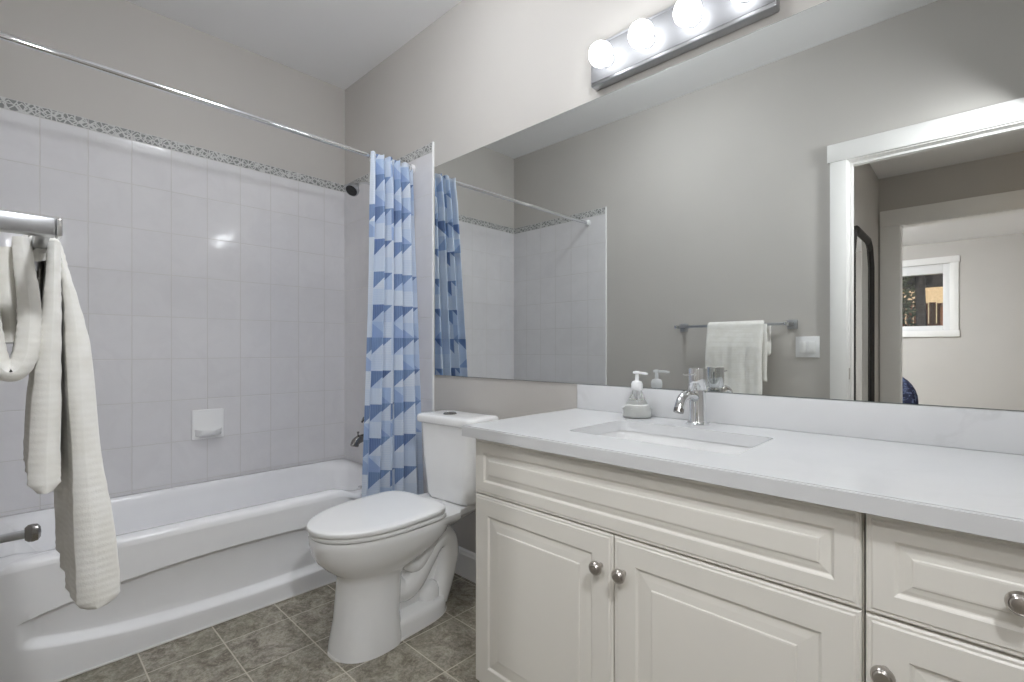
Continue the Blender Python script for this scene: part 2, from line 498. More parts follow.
# ------------------------------------------------------------------ bathtub
def make_tub():
    t = thing('bathtub', 'white enamel alcove bathtub with a recessed front panel, along the tiled left wall', 'bathtub', (.39, -.785, 0))
    X0, X1, Y0, Y1 = .010, .780, -1.558, -.012
    def rise(y): return .030*sm(y, -1.56, -1.50)*(1-sm(y, -.42, -.345))
    def zfun(x, y, z, k): return z + k*rise(y)*sm(x, .60, .68)
    rings = []
    def ring(x0, x1, y0, y1, r, z, k):
        return [(px, py, zfun(px, py, z, k)) for px, py, _ in dense(rrect(x0, x1, y0, y1, r, z, 10))]
    def dense(r):
        # subdivide long sides evenly so that every ring has the same count and a smooth rise
        out = []; n = len(r)
        for i in range(n):
            a, b = Vector(r[i]), Vector(r[(i+1) % n])
            m = 24 if (i % 11) == 10 else 1
            for k in range(m): out.append(tuple(a.lerp(b, k/m)))
        return out
    spec = [  # x0 x1 y0 y1 r z k
        (X0, X1, Y0, Y1, .004, .352, 1), (X0, X1-.002, Y0, Y1, .005, .366, 1), (X0+.001, X1-.007, Y0+.002, Y1-.002, .008, .374, 1),
        (X0+.004, X1-.018, Y0+.006, Y1-.006, .012, .379, 1), (X0+.030, X1-.050, Y0+.050, Y1-.045, .06, .380, 1),
        (X0+.042, X1-.066, Y0+.068, Y1-.060, .10, .379, 1), (X0+.050, X1-.076, Y0+.080, Y1-.070, .13, .372, 1),
        (X0+.056, X1-.083, Y0+.092, Y1-.078, .15, .358, .9), (X0+.060, X1-.087, Y0+.105, Y1-.084, .16, .335, .6),
        (X0+.072, X1-.100, Y0+.17, Y1-.098, .165, .24, .1), (X0+.090, X1-.115, Y0+.25, Y1-.115, .165, .15, 0),
        (X0+.105, X1-.130, Y0+.30, Y1-.135, .15, .105, 0), (X0+.15, X1-.175, Y0+.37, Y1-.19, .12, .085, 0), (X0+.22, X1-.25, Y0+.5, Y1-.3, .08, .083, 0)]
    mb = MB(); mb.rings([ring(*s_) for s_ in spec], cap0=False, cap1=True)
    mb.build('basin', 'acrylic', t, angle=60)
    # front panel with lens-shaped recess
    ny = 170
    yc, hl = -.785, .685
    g = []
    for i in range(ny+1):
        y = Y0 + (Y1-Y0)*i/ny; row = []
        u = min(1, abs((y-yc)/hl))
        top = .285 - .050*u*u - .02*u**4; bot = .072 + .035*u*u + .035*u**4
        endm = 1-sm(abs((y-yc)/hl), .93, 1.0)
        zt = .352 + rise(y)
        for za, zb, da, db, n_ in ((0, bot-.006, 0, 0, 4), (bot-.006, bot+.026, 0, 1, 12), (bot+.026, top-.003, 1, 1, 8), (top-.003, top+.003, 1, 0, 6), (top+.003, zt, 0, 0, 6)):
            for j in range(n_):
                f = j/n_; row.append((X1-.030*(da+(db-da)*sm(f, 0, 1))*endm, y, za+(zb-za)*f))
        row.append((X1, y, zt)); g.append(row)
    mb = MB()
    mb.rings(g, cap0=False, cap1=False, closed=False)
    # skirt return so the panel has thickness
    mb.build('apron', 'acrylic', t, angle=50)
    MB().box(X1-.004, X1+.004, Y0, Y1, 0, .006, .002).build('caulk_bead', 'caulk', t)
    # overflow and drain
    MB().lathe([(.0, -.016), (.030, -.014), (.036, -.006), (.036, 0)], (.40, -.108, .26), 'y').build('overflow_plate', 'chrome', t)
    MB().lathe([(.036, 0), (.036, .004), (.026, .006), (0, .006)], (.39, -.36, .083)).build('drain', 'chrome', t)
    return t
make_tub()

# tub spout, valve, shower head
t = thing('tub_spout', 'chrome tub spout on the tiled wall, half behind the curtain', 'spout', (.40, 0, .56))
MB().lathe([(.034, -.009), (.034, -.016), (.026, -.022), (0, -.022)], (.40, 0, .56), 'y').build('wall_flange', 'dark_chrome', t)
MB().tube(catmull([(.40, -.01, .562), (.40, -.07, .564), (.40, -.115, .560), (.40, -.142, .546), (.40, -.150, .522)], 6), [.022]*12+[.023]*12+[.02], 18).build('spout_body', 'dark_chrome', t)
MB().lathe([(.004, 0), (.004, .018), (.007, .020), (.007, .028), (0, .029)], (.40, -.128, .574)).build('diverter_knob', 'dark_chrome', t)
t = thing('shower_valve', 'chrome shower valve with a lever, peeking out behind the left edge of the curtain', 'valve', (.405, 0, .70))
MB().lathe([(.075, -.009), (.075, -.012), (.066, -.018), (0, -.019)], (.405, 0, .70), 'y', 40).build('wall_flange', 'chrome', t)
MB().lathe([(.026, -.018), (.024, -.055), (.018, -.066), (0, -.067)], (.405, 0, .70), 'y').build('handle', 'dark_chrome', t)
MB().tube([(.405, -.055, .70), (.372, -.075, .668), (.356, -.080, .645)], [.009, .008, .006], 12).build('lever', 'dark_chrome', t)
t = thing('shower', 'chrome shower head with a dark round face, on an arm above the tub', 'shower head', (.39, 0, 2.0))
MB().lathe([(.030, -.0095), (.029, -.014), (.018, -.022), (0, -.022)], (.39, 0, 2.00), 'y').build('wall_flange', 'chrome', t)
MB().tube(catmull([(.39, -.012, 2.0), (.39, -.06, 2.012), (.39, -.10, 2.006), (.39, -.135, 1.985)], 6), .0085, 14).build('arm', 'chrome', t)
hd = MB(); hd.lathe([(.010, 0), (.016, -.010), (.016, -.022), (.020, -.026), (.037, -.052), (.039, -.068), (.037, -.072), (0, -.072)], (0, 0, 0))
bmesh.ops.rotate(hd.bm, verts=hd.bm.verts[:], cent=(0, 0, 0), matrix=Matrix.Rotation(math.radians(-40), 3, 'X') @ Matrix.Rotation(math.radians(-16), 3, 'Y'))
bmesh.ops.translate(hd.bm, verts=hd.bm.verts[:], vec=(.39, -.128, 1.992))
head = hd.build('spray_head', 'chrome_soft', t)
hf = MB(); hf.lathe([(.032, -.0715), (.032, -.074), (.014, -.075), (.012, -.077), (0, -.077)], (0, 0, 0))
bmesh.ops.rotate(hf.bm, verts=hf.bm.verts[:], cent=(0, 0, 0), matrix=Matrix.Rotation(math.radians(-40), 3, 'X') @ Matrix.Rotation(math.radians(-16), 3, 'Y'))
bmesh.ops.translate(hf.bm, verts=hf.bm.verts[:], vec=(.39, -.128, 1.992))
hf.build('spray_face', 'rubber', head, label='dark round spray face')

# soap dish on the tile
t = thing('soap_dish', 'white ceramic soap dish set in the wall tile above the tub', 'soap dish', (.008, -.765, .60))
MB().box(.008, .020, -.838, -.692, .598, .752, .006, 3).build('back_plate', 'porcelain', t)
mb = MB(); rr = []
for k in range(13):
    a = k/12
    yy = -.826+.122*a
    d = .062*math.sin(PI*min(1, max(0, a)))**.45 + .004
    rr.append([(.016, yy, .618), (.016+d*.7, yy, .620), (.016+d, yy, .640), (.016+d, yy, .652), (.016+d-.010 if d > .02 else .016+d*.6, yy, .650), (.016+d*.4, yy, .634), (.016, yy, .636)])
mb.rings(rr); mb.build('tray', 'porcelain', t, angle=60)

# curtain rod
p0, p1 = Vector((.757, -.009, 2.010)), Vector((.779, -W+.009, 2.012))
t = thing('curtain_rod', 'thin chrome shower curtain rod spanning the tub from wall to wall', 'curtain rod', (.768, -.785, 2.01))
MB().tube([p0, p1], .0115, 20).build('rod', 'chrome', t)
for p, s_ in ((p0, -1), (p1, 1)):
    MB().lathe([(.024, 0), (.024, s_*.008), (.016, s_*.022), (.0135, s_*.024), (0, s_*.024)], tuple(p), 'y').build('end_flange', 'plastic_white', t)

# curtain
def make_curtain():
    t = thing('shower_curtain', 'blue and white geometric shower curtain gathered at the right end of the rod', 'curtain', (.82, -.17, .16))
    nu, nv = 320, 70
    ZT, ZB = 2.020, .17
    folds = [0, .10, .19, .30, .38, .50, .57, .68, .77, .90, 1.0]
    amps = [.5, 1.0, .9, 1.1, .8, 1.1, .8, 1.0, .9, 1.1, .6]
    def wave(u):
        for i in range(len(folds)-1):
            if folds[i] <= u <= folds[i+1]:
                f = (u-folds[i])/(folds[i+1]-folds[i]); a = (amps[i]*(1-f)+amps[i+1]*f)
                sgn = 1 if i % 2 == 0 else -1
                return a*sgn*math.sin(PI*f)
        return 0
    def pt(u, v):
        z = ZT + (ZB-ZT)*v
        y0, y1 = -.270 - .095*v, -.022 - .006*v
        xa, xb = .785 + .055*v, .776 + .095*v
        amp = (.015 + .014*sm(v, 0, .10))*(1-.10*v)
        w_ = wave(u)
        sw = .006*math.sin(3*v+5*u)*sm(v, .05, .3)
        y = y0 + (y1-y0)*u + .008*math.sin(2*PI*u*5+1)*sm(v, .05, .4)
        x = xa + (xb-xa)*u + amp*w_ + sw
        return Vector((x, y, z + .004*math.sin(u*50)*(1-sm(v, 0, .04))))
    me = bpy.data.meshes.new('drape')
    verts = []; uvs = []
    for j in range(nv+1):
        acc = 0; last = None
        for i in range(nu+1):
            p = pt(i/nu, j/nv)
            if last is not None: acc += (p-last).length
            last = p; verts.append(p - t.location); uvs.append([acc, p.z])
        tot = acc
        for i in range(nu+1): uvs[j*(nu+1)+i][0] *= 0.70/tot
    faces = [(j*(nu+1)+i, j*(nu+1)+i+1, (j+1)*(nu+1)+i+1, (j+1)*(nu+1)+i) for j in range(nv) for i in range(nu)]
    me.from_pydata(verts, [], faces)
    uvl = me.uv_layers.new(name='UVMap')
    for p in me.polygons:
        p.use_smooth = True
        for li, vi in zip(p.loop_indices, p.vertices): uvl.data[li].uv = uvs[vi]
    me.materials.append(M['curtain'])
    o = bpy.data.objects.new('drape', me); COL.objects.link(o); o.parent = t
    md = o.modifiers.new('thickness', 'SOLIDIFY'); md.thickness = .0012
    for k in range(6):
        yy = -.262+.046*k
        c = Vector((.7575-.014*yy+.000, yy, 2.008))
        pts = [(c.x+.021*math.cos(a), yy, c.z+.021*math.sin(a)) for a in [2*PI*q/20 for q in range(21)]]
        MB().tube(pts, .0017, 8).build('curtain_ring', 'chrome', t)
make_curtain()

# ------------------------------------------------------------------ toilet
def make_toilet():
    XC = 1.255
    t = thing('toilet', 'white two-piece toilet with closed lid between the tub and the vanity', 'toilet', (XC, -.42, 0))
    def egg(yf, yb, hw, z, n=48, sq=2.0, back=.75, e=3.2):
        # elongated at the front (-y), squarer at the back
        yw = yb + (yf-yb)*.42
        out = []
        for k in range(n):
            a = 2*PI*k/n; c, s_ = math.cos(a), math.sin(a)
            if s_ < 0: y = yw + (yw-yf)*s_; x = hw*math.copysign(abs(c)**(2/sq), c); y = yw-(yw-yf)*abs(s_)**(2/sq)
            else:
                x = hw*math.copysign(abs(c)**(2/e), c)*(1-(1-back)*abs(s_)**2); y = yw+(yb-yw)*abs(s_)**(2/e)
            out.append((XC+x, y, z))
        return out
    # bowl and pedestal in one skin
    mb = MB()
    B = [(-.700, -.215, .118, 0, 2.5, .95), (-.704, -.212, .121, .010, 2.5, .95), (-.700, -.214, .119, .020, 2.5, .95)]
    secs = [(-.704, -.200, .112, .0, 2.6, .92), (-.702, -.200, .112, .045, 2.6, .92), (-.699, -.22, .108, .060, 2.6, .9),
            ]
    # plinth
    mb.rings([egg(-.66, -.222, .124, 0, sq=2.6, back=.92), egg(-.66, -.223, .124, .045, sq=2.6, back=.92), egg(-.655, -.227, .120, .062, sq=2.6, back=.92), egg(-.645, -.237, .110, .068, sq=2.6, back=.92)])
    # pedestal column flowing into the bowl
    ped = [(-.716, -.470, .117, .0), (-.711, -.470, .116, .03), (-.690, -.470, .110, .10), (-.676, -.455, .107, .18), (-.668, -.445, .106, .235),
           (-.672, -.42, .110, .255), (-.688, -.38, .120, .268), (-.716, -.33, .140, .290), (-.742, -.28, .160, .318), (-.760, -.24, .174, .350), (-.768, -.22, .181, .385), (-.770, -.215, .183, .405), (-.766, -.218, .180, .412)]
    mb.rings([[(x+.026*(1-sm(zz, 0, .25)), y, zz) for x, y, zz in egg(a, b, c, z, sq=2.25, back=.86)] for a, b, c, z in ped])
    # shelf under the tank
    def shelf(z, hw0, hw1, y0, y1): return [(XC-hw0, y0, z), (XC-hw1, y1+.02, z), (XC-hw1+.02, y1, z), (XC+hw1-.02, y1, z), (XC+hw1, y1+.02, z), (XC+hw0, y0, z)]
    def deck(z, g, y0): return [(XC-.176-g, y0, z), (XC-.172-g, -.245-g*.3, z), (XC-.150-g, -.225-g, z), (XC-.125-g, -.05, z), (XC+.125+g, -.05, z), (XC+.150+g, -.225-g, z), (XC+.172+g, -.245-g*.3, z), (XC+.176+g, y0, z)]
    mb.rings([deck(.345, -.06, -.36), deck(.375, -.016, -.40), deck(.388, -.002, -.42), deck(.392, 0, -.42), deck(.408, 0, -.42), deck(.413, -.004, -.42)])
    # trapway relief on both sides
    for s_ in (-1, 1):
        pts = catmull([(XC+s_*.020, -.56, .245), (XC+s_*.045, -.46, .150), (XC+s_*.055, -.40, .165), (XC+s_*.056, -.335, .245), (XC+s_*.052, -.280, .292), (XC+s_*.050, -.228, .280), (XC+s_*.052, -.212, .215), (XC+s_*.054, -.235, .130), (XC+s_*.050, -.265, .040)], 7)
        n = len(pts); mb.tube(pts, [.046+.006*math.sin(PI*i/(n-1)) for i in range(n)], 20)
        pts = catmull([(XC+s_*.05, -.48, .30), (XC+s_*.075, -.41, .235), (XC+s_*.08, -.36, .262), (XC+s_*.075, -.29, .34)], 7)
        mb.tube(pts, .030, 16)
        mb.lathe([(.045, 0), (.045, .05), (.038, .07), (.02, .082), (0, .085)], (XC+s_*.052, -.315, .050), 'z', 24)
    # core between the two sides
    mb.box(XC-.055, XC+.055, -.47, -.20, .05, .36, .02, 3)
    mb.build('bowl', 'porcelain', t, angle=50)
    mb = MB(); mb.rings([[(x+.025*sm(-y, .45, .65), y, z) for x, y, z in egg(-.721, -.217, .127, .0, sq=2.3, back=.92)], [(x+.025*sm(-y, .45, .65), y, z) for x, y, z in egg(-.719, -.219, .125, .006, sq=2.3, back=.92)]]); mb.build('caulk_bead', 'caulk', t)
    for s_ in (-1, 1):
        MB().lathe([(.013, 0), (.013, .006), (.009, .014), (0, .016)], (XC+s_*.088, -.315, .062)).build('bolt_cap', 'plastic_white', t)
    # seat and lid
    def slab(yf, yb, hw, z0, z1, tilt, name, rnd):
        def R(d, z): return [(x, y, zz + tilt*(yb-y)*-1) for x, y, zz in egg(yf+d, yb-d, hw-d, z, 96, 2.08, .65, 9.0)]
        mb = MB(); mb.rings([R(rnd, z0), R(rnd*.3, z0+rnd*.4), R(0, z0+rnd), R(0, z1-rnd), R(rnd*.3, z1-rnd*.4), R(rnd, z1), R(rnd*3, z1+.0015), R(rnd*9, z1+.003)])
        return mb.build(name, 'seatplastic', t, angle=60)
    slab(-.771, -.285, .184, .415, .431, .0, 'seat', .004)
    slab(-.777, -.292, .187, .437, .455, .008, 'lid', .004)
    slab(-.762, -.300, .172, .429, .440, .0, 'lid_bumper', .002)
    for s_ in (-1, 1):
        MB().box(XC+s_*.075-.022, XC+s_*.075+.022, -.298, -.268, .414, .442, .006, 3).build('hinge', 'seatplastic', t)
    # tank
    def tr(hw, y0, y1, r, z): return rrect(XC+.026-hw, XC+.026+hw, y0, y1, r, z, 8)
    mb = MB(); mb.rings([tr(.118, -.175, -.055, .03, .414), tr(.130, -.192, -.048, .04, .418), tr(.136, -.199, -.044, .04, .434), tr(.152, -.205, -.040, .035, .60), tr(.162, -.208, -.028, .035, .742)])
    tank = mb.build('tank', 'porcelain', t, angle=50)
    mb = MB(); mb.rings([tr(.165, -.212, -.036, .03, .742), tr(.172, -.219, -.033, .03, .745), tr(.175, -.222, -.031, .03, .751), tr(.175, -.222, -.031, .03, .768), tr(.172, -.219, -.033, .03, .776), tr(.163, -.210, -.040, .028, .780), tr(.13, -.17, -.07, .02, .782)])
    mb.build('tank_lid', 'porcelain', t, angle=50)
    bt = MB().lathe([(.030, 0), (.030, .004), (.027, .006), (.026, .005), (0, .005)], (XC+.004, -.148, .781), 'z', 32).build('flush_button', 'dark_chrome', t)
    MB().box(XC-.019, XC+.027, -.149, -.147, .786, .7868).build('button_split', 'rubber', bt)
    # supply hose
    MB().tube(catmull([(XC+.115, -.09, .416), (XC+.116, -.085, .33), (XC+.12, -.06, .25), (XC+.12, -.03, .20), (XC+.12, -.002, .19)], 6), .0045, 10).build('supply_hose', 'plastic_white', t)
    t.rotation_euler.z = math.radians(4)
make_toilet()

# ------------------------------------------------------------------ vanity
YF = -.540                      # plane of the door fronts
def panel(x0, x1, z0, z1, name, parent, frame=.054, bev=.030, yb=-.520):
    prof = [(0, yb), (0, YF+.005), (.003, YF+.002), (.007, YF+.0025), (.010, YF), (frame, YF), (frame+.002, YF+.0012), (frame+.005, YF+.0045), (frame+.007, YF+.0050),
            (frame+.007+bev*.45, YF+.0032), (frame+.007+bev, YF+.0020), (frame+.009+bev, YF+.0002), (frame+.012+bev, YF-.0003)]
    mb = MB()
    mb.rings([[(x0+i, y, z0+i), (x1-i, y, z0+i), (x1-i, y, z1-i), (x0+i, y, z1-i)] for i, y in prof])
    return mb.build(name, 'cabinet', parent, smooth=False)
def knob(x, z, parent):
    MB().lathe([(.006, 0), (.0055, -.010), (.007, -.013), (.0135, -.017), (.0160, -.022), (.0155, -.027), (.0125, -.0305), (.0115, -.0300), (.0095, -.0325), (.004, -.0335), (0, -.0335)], (x, YF, z), 'y', 28).build('knob', 'nickel', parent)
def cabinet(name, label, x0, x1, kind):
    t = thing(name, label, 'cabinet', ((x0+x1)/2, -.27, 0))
    mb = MB()
    mb.box(x0, x0+.016, -.520, -.002, 0, .8125); mb.box(x1-.016, x1, -.520, -.002, 0, .8125)
    mb.box(x0+.016, x1-.016, -.515, -.002, .095, .111); mb.box(x0+.016, x1-.016, -.014, -.002, .111, .640)
    mb.box(x0+.016, x1-.016, -.5195, -.50, .62, .66); mb.box(x0+.016, x1-.016, -.5195, -.50, .79, .8125)
    body = mb.build('body', 'cabinet', t, smooth=False)
    MB().box(x0+.016, x1-.016, -.465, -.45, 0, .094).build('toe_kick', 'cabinet', t, smooth=False)
    g = .0016
    if kind == 'sink':
        panel(x0+g, x1-g, .6475, .8055, 'false_front', t, .036, .014)
        xm = 2.309
        d = panel(x0+g, xm-g, .098, .6435, 'door', t); knob(2.277, .568, d)
        d = panel(xm+g, x1-g, .098, .6435, 'door', t); knob(2.3375, .569, d)
        # drawers' groove is dark between doors
    else:
        d = panel(x0+g, x1-g, .6475, .8055, 'drawer_front', t, .036, .014); knob(2.946, .731, d); knob(3.15, .731, d)
        d = panel(x0+g, x1-g, .098, .6435, 'door', t); knob(2.800, .566, d)
    return t
cabinet('vanity_cabinet', 'cream raised-panel vanity cabinet with two doors under the sink', 1.839, 2.771, 'sink')
cabinet('vanity_cabinet', 'cream vanity cabinet with a drawer, right of the sink cabinet', 2.7735, XR-.002, 'drawer')

# worktop with the sink cut-out
CZ0, CZ1 = .8130, .8445
SX0, SX1, SY0, SY1 = 2.098, 2.540, -.436, -.160
def make_counter():
    mb = MB(); bm = mb.bm
    X0, X1, Y0, Y1 = 1.819, XR-.001, -.571, -.001
    hole = rrect(SX0, SX1, SY0, SY1, .022, 0, 6); n = len(hole)
    # outer ring matched to the hole ring by side projection
    outer = []
    cx, cy = (SX0+SX1)/2, (SY0+SY1)/2
    m = 7
    corners = [(X1, Y1), (X0, Y1), (X0, Y0), (X1, Y0)]
    for q in range(4):
        for k in range(m):
            outer.append(corners[q])
    def face_loop(z):
        hv = [bm.verts.new((x, y, z)) for x, y, _ in hole]
        ov = [bm.verts.new((c[0], c[1], z)) for c in corners]
        for q in range(4):
            for k in range(m-1): bm.faces.new((ov[q], hv[q*m+k], hv[q*m+k+1]))
            a, b = hv[q*m+m-1], hv[(q*m+m) % n]
            bm.faces.new((ov[q], a, b, ov[(q+1) % 4]))
        return hv, ov
    h1, o1 = face_loop(CZ1); h0, o0 = face_loop(CZ0)
    for i in range(n): bm.faces.new((h1[i], h1[(i+1) % n], h0[(i+1) % n], h0[i]))
    for i in range(4): bm.faces.new((o1[i], o1[(i+1) % 4], o0[(i+1) % 4], o0[i]))
    bmesh.ops.recalc_face_normals(bm, faces=bm.faces[:])
    es = [e for e in bm.edges if all(v in o1 for v in e.verts)]
    bmesh.ops.bevel(bm, geom=es, offset=.003, segments=2, affect='EDGES')
    o = mb.build('countertop', 'quartz', smooth=True, angle=30)
    o['label'] = 'long white quartz countertop with a sink cut-out on the cream cabinets'; o['category'] = 'countertop'
make_counter()
o = MB().box(1.828, XR-.001, -.020, -.001, CZ1+.0003, .934, .0015).build('backsplash', 'quartz_veined', angle=30)
o['label'] = 'low white veined quartz backsplash strip standing along the back of the countertop'; o['category'] = 'backsplash'
# sink
t = thing('undermount_sink', 'white rectangular undermount sink below the countertop opening', 'sink', ((SX0+SX1)/2, (SY0+SY1)/2, .66))
def sr(d, z, r): return rrect(SX0-d, SX1+d, SY0-d, SY1+d, r, z, 6)
mb = MB(); mb.rings([sr(.020, .790, .03), sr(.020, CZ0-.0005, .03), sr(.004, CZ0-.0005, .026), sr(.002, .800, .026), sr(-.004, .74, .03), sr(-.014, .705, .04), sr(-.035, .690, .05), sr(-.10, .684, .03), sr(-.125, .6835, .01)], cap0=False)
mb.build('basin', pbr('sink vitreous china', (.78, .78, .78), .15, var=.006), t, angle=60)
MB().lathe([(.024, 0), (.024, .003), (.016, .004), (.014, .002), (0, .002)], ((SX0+SX1)/2, (SY0+SY1)/2+.01, .684)).build('drain', 'chrome', t)

# faucet
FX, FY = 2.306, -.074
t = thing('faucet', 'chrome single-hole faucet with a short curved spout behind the sink', 'faucet', (FX, FY, CZ1))
MB().lathe([(.0345, 0), (.0345, .003), (.0280, .006), (.0250, .010), (.0235, .098), (0, .098)], (FX, FY, CZ1), 'z', 40).build('body', 'chrome', t)
MB().lathe([(.021, .098), (.021, .1005), (.0245, .1015), (.0255, .103), (.0255, .162), (.0245, .1645), (0, .165)], (FX, FY, CZ1), 'z', 40).build('handle', 'chrome', t)
MB().tube([(FX, FY-.02, CZ1+.146), (FX, FY-.095, CZ1+.150)], .0022, 10).build('lever_pin', 'chrome', t)
MB().tube(catmull([(FX, FY-.012, CZ1+.078), (FX, FY-.05, CZ1+.088), (FX, FY-.078, CZ1+.090), (FX, FY-.102, CZ1+.083), (FX, FY-.115, CZ1+.070), (FX, FY-.123, CZ1+.055)], 6), .0135, 20).build('spout', 'chrome', t)
MB().tube([(FX, FY-.1225, CZ1+.056), (FX, FY-.127, CZ1+.046)], .0138, 20).build('aerator', 'dark_chrome', t)

# soap dispenser
SPX, SPY = 2.106, -.073
t = thing('soap_dispenser', 'clear conical glass soap bottle with a white pump on the countertop', 'soap dispenser', (SPX, SPY, CZ1))
MB().lathe([(0, .0), (.043, .0), (.0455, .003), (.0455, .016), (.0435, .028), (.0395, .036), (.032, .048), (.025, .060), (.019, .072), (.0155, .082), (.0145, .088), (.0145, .094)], (SPX, SPY, CZ1+.0005), 'z', 40).build('bottle', 'glass', t)
MB().lathe([(0, .003), (.042, .003), (.0450, .006), (.0450, .016), (.0430, .028), (.0390, .036), (.036, .042), (0, .042)], (SPX, SPY, CZ1+.0005), 'z', 40).build('soap', 'soap', t)
mb = MB()
for k in range(22):
    a = 2*PI*k/22
    bmesh.ops.create_icosphere(mb.bm, subdivisions=2, radius=.0035, matrix=Matrix.Translation((SPX+.0440*math.cos(a), SPY+.0440*math.sin(a), CZ1+.027)))
mb.build('bead_ring', 'glass', t)
pm = MB(); pm.lathe([(.0155, .088), (.0185, .092), (.0185, .108), (.0150, .116), (.007, .119), (.006, .122), (.0055, .140), (.009, .1415), (.009, .148), (.006, .150), (0, .150)], (SPX, SPY, CZ1), 'z', 28)
pm.tube(catmull([(SPX-.012, SPY, CZ1+.1445), (SPX+.012, SPY-.004, CZ1+.1445), (SPX+.042, SPY-.009, CZ1+.1425)], 4), [.0042]*8+[.003], 10)
pm.build('pump', 'plastic_white', t)
MB().tube([(SPX, SPY, CZ1+.09), (SPX+.006, SPY, CZ1+.01)], .0018, 8).build('dip_tube', 'plastic_white', t)

# wall mirror
t = thing('wall_mirror', 'wide frameless wall mirror above the countertop and toilet', 'mirror', (2.1, -.003, .936))
MB().box(.9435, XR-.004, -.0062, -.0052, .9365, 1.9745).build('silvered_face', 'mirror', t, smooth=False)
MB().box(.942, XR-.002, -.0050, -.0005, .935, 1.976).build('glass_edge', 'mirror_edge', t, smooth=False)

# vanity light
t = thing('vanity_light', 'chrome strip light with round white globe bulbs above the mirror', 'wall light', (2.2, 0, 2.0))
LX0, LX1, LZ0, LZ1 = 1.902, 2.508, 2.003, 2.150
MB().box(LX0, LX1, -.038, -.001, LZ0, LZ1, .004).build('back_plate', 'chrome_soft', t)
MB().box(LX0+.003, LX1-.003, -.0395, -.0385, LZ0+.011, LZ1-.011, .0004).build('face_plate', pbr('bright satin metal', (.14, .14, .145), .42, var=.01), t, label='satin metal face plate')
for k in range(4):
    bx = 1.976+.1525*k
    b = MB().lathe([(.0, -.128), (.014, -.1255), (.027, -.1175), (.0365, -.104), (.0405, -.088), (.0375, -.073), (.029, -.0625), (.0185, -.0585), (.0155, -.056), (0, -.056)], (bx, 0, 2.071), 'y', 32).build('globe_bulb', 'bulb', t)
    MB().lathe([(.024, -.0395), (.024, -.043), (.0185, -.046), (.0185, -.0575), (0, -.0575)], (bx, 0, 2.071), 'y', 28).build('socket', 'chrome_soft', b)

# ------------------------------------------------------------------ towel bar, towel, paper holder, switch on the front wall
BZ = 1.203
t = thing('towel_bar', 'square chrome towel bar mounted on the wall beside the doorway', 'towel bar', (1.84, -W, BZ))
for x in (1.528, 2.154):
    p = MB()
    p.box(x-.026, x+.026, -W, -W+.008, BZ-.026, BZ+.026, .002)
    p.box(x-.011, x+.011, -W+.008, -1.4525, BZ-.0095, BZ+.0095, .0012)
    po = p.build('post', 'chrome_soft', t)
    MB().box(x-.0115, x+.0115, -1.4520, -1.4465, BZ-.0100, BZ+.0100, .0015).build('end_cap', 'chrome', po)
MB().box(1.541, 2.141, -1.468, -1.455, BZ-.0075, BZ+.0075, .0012).build('bar', 'chrome_soft', t)

def make_towel():
    mb = MB(); rnd = random.Random(3)
    def sheet(x0, x1, prof, thick, nx=40, amp=.003, ph=0.0, flare=0.0):
        """prof: centre line in (y,z) from one hem over to the other; thick(s) half thickness"""
        C_ = catmull([(0, a, b) for a, b in prof], 8); n = len(C_)
        th = [thick(i/(n-1)) for i in range(n)]
        rings = []
        for i in range(nx+1):
            f = i/nx; x = x0+(x1-x0)*f
            e = min(f, 1-f)*(x1-x0)                       # rounded side edges
            rd = .010
            k = 1 if e > rd else math.sqrt(max(.0, 1-(1-e/rd)**2))*.92+.08
            up, dn = [], []
            for j, p in enumerate(C_):
                a, b = C_[max(j-1, 0)], C_[min(j+1, n-1)]
                tn = (b-a).normalized(); nn = Vector((0, -tn.z, tn.y))
                low = sm(1.2-p.z, .0, .3)
                wv = amp*low*math.sin(x*62+ph+p.z*3) + amp*.6*low*math.sin(x*131+ph*2)
                xx = x + flare*low*(f-.5)*.1 + .004*low*math.sin(p.z*17+ph)
                rib = .0004*math.sin(p.z*2*PI/.0095)
                up.append((xx, p.y+wv+nn.y*(th[j]*k+rib), p.z+nn.z*th[j]*k))
                dn.append((xx, p.y+wv-nn.y*(th[j]*k+rib), p.z-nn.z*th[j]*k))
            rings.append(up+dn[::-1])
        mb.rings(rings)
    # long outer layer: front flap, over the bar, short back flap; thick towards the hem where the cloth is folded double
    sheet(1.727, 2.040, [(-1.405, .712), (-1.406, .76), (-1.411, .84), (-1.415, .90), (-1.419, .98), (-1.423, 1.06), (-1.429, 1.12), (-1.438, 1.175), (-1.446, 1.207), (-1.4615, 1.2215), (-1.474, 1.205), (-1.476, 1.19), (-1.477, 1.175)],
          lambda s: .0235 - .0095*sm(s, .05, .35) - .0095*sm(s, .38, .60) - .012*(1-sm(s, 0, .015)), 56, .0022)
    # middle fold seen edge-on
    sheet(1.80, 2.058, [(-1.4555, .884), (-1.4555, .93), (-1.454, 1.00), (-1.452, 1.06), (-1.4495, 1.12), (-1.4485, 1.165), (-1.4480, 1.205)],
          lambda s: .0150 - .0085*sm(s, .1, .95) - .008*(1-sm(s, 0, .04)), 30, .0012, 1.0)
    # looped end under the bar
    sheet(1.86, 2.062, [(-1.4775, 1.205), (-1.4750, 1.17), (-1.471, 1.13), (-1.471, 1.09), (-1.475, 1.055), (-1.486, 1.038), (-1.498, 1.050), (-1.504, 1.09), (-1.507, 1.14), (-1.508, 1.20)],
          lambda s: .0085+.0030*math.sin(PI*s), 30, .0010, 2.0)
    sheet(1.88, 2.030, [(-1.489, 1.195), (-1.489, 1.12), (-1.487, 1.075)], lambda s: .010, 20, .0010, 2.6)
    o = mb.build('towel', 'towel', angle=70)
    o['label'] = 'thick white ribbed terry towel folded over the chrome towel bar'; o['category'] = 'towel'
make_towel()

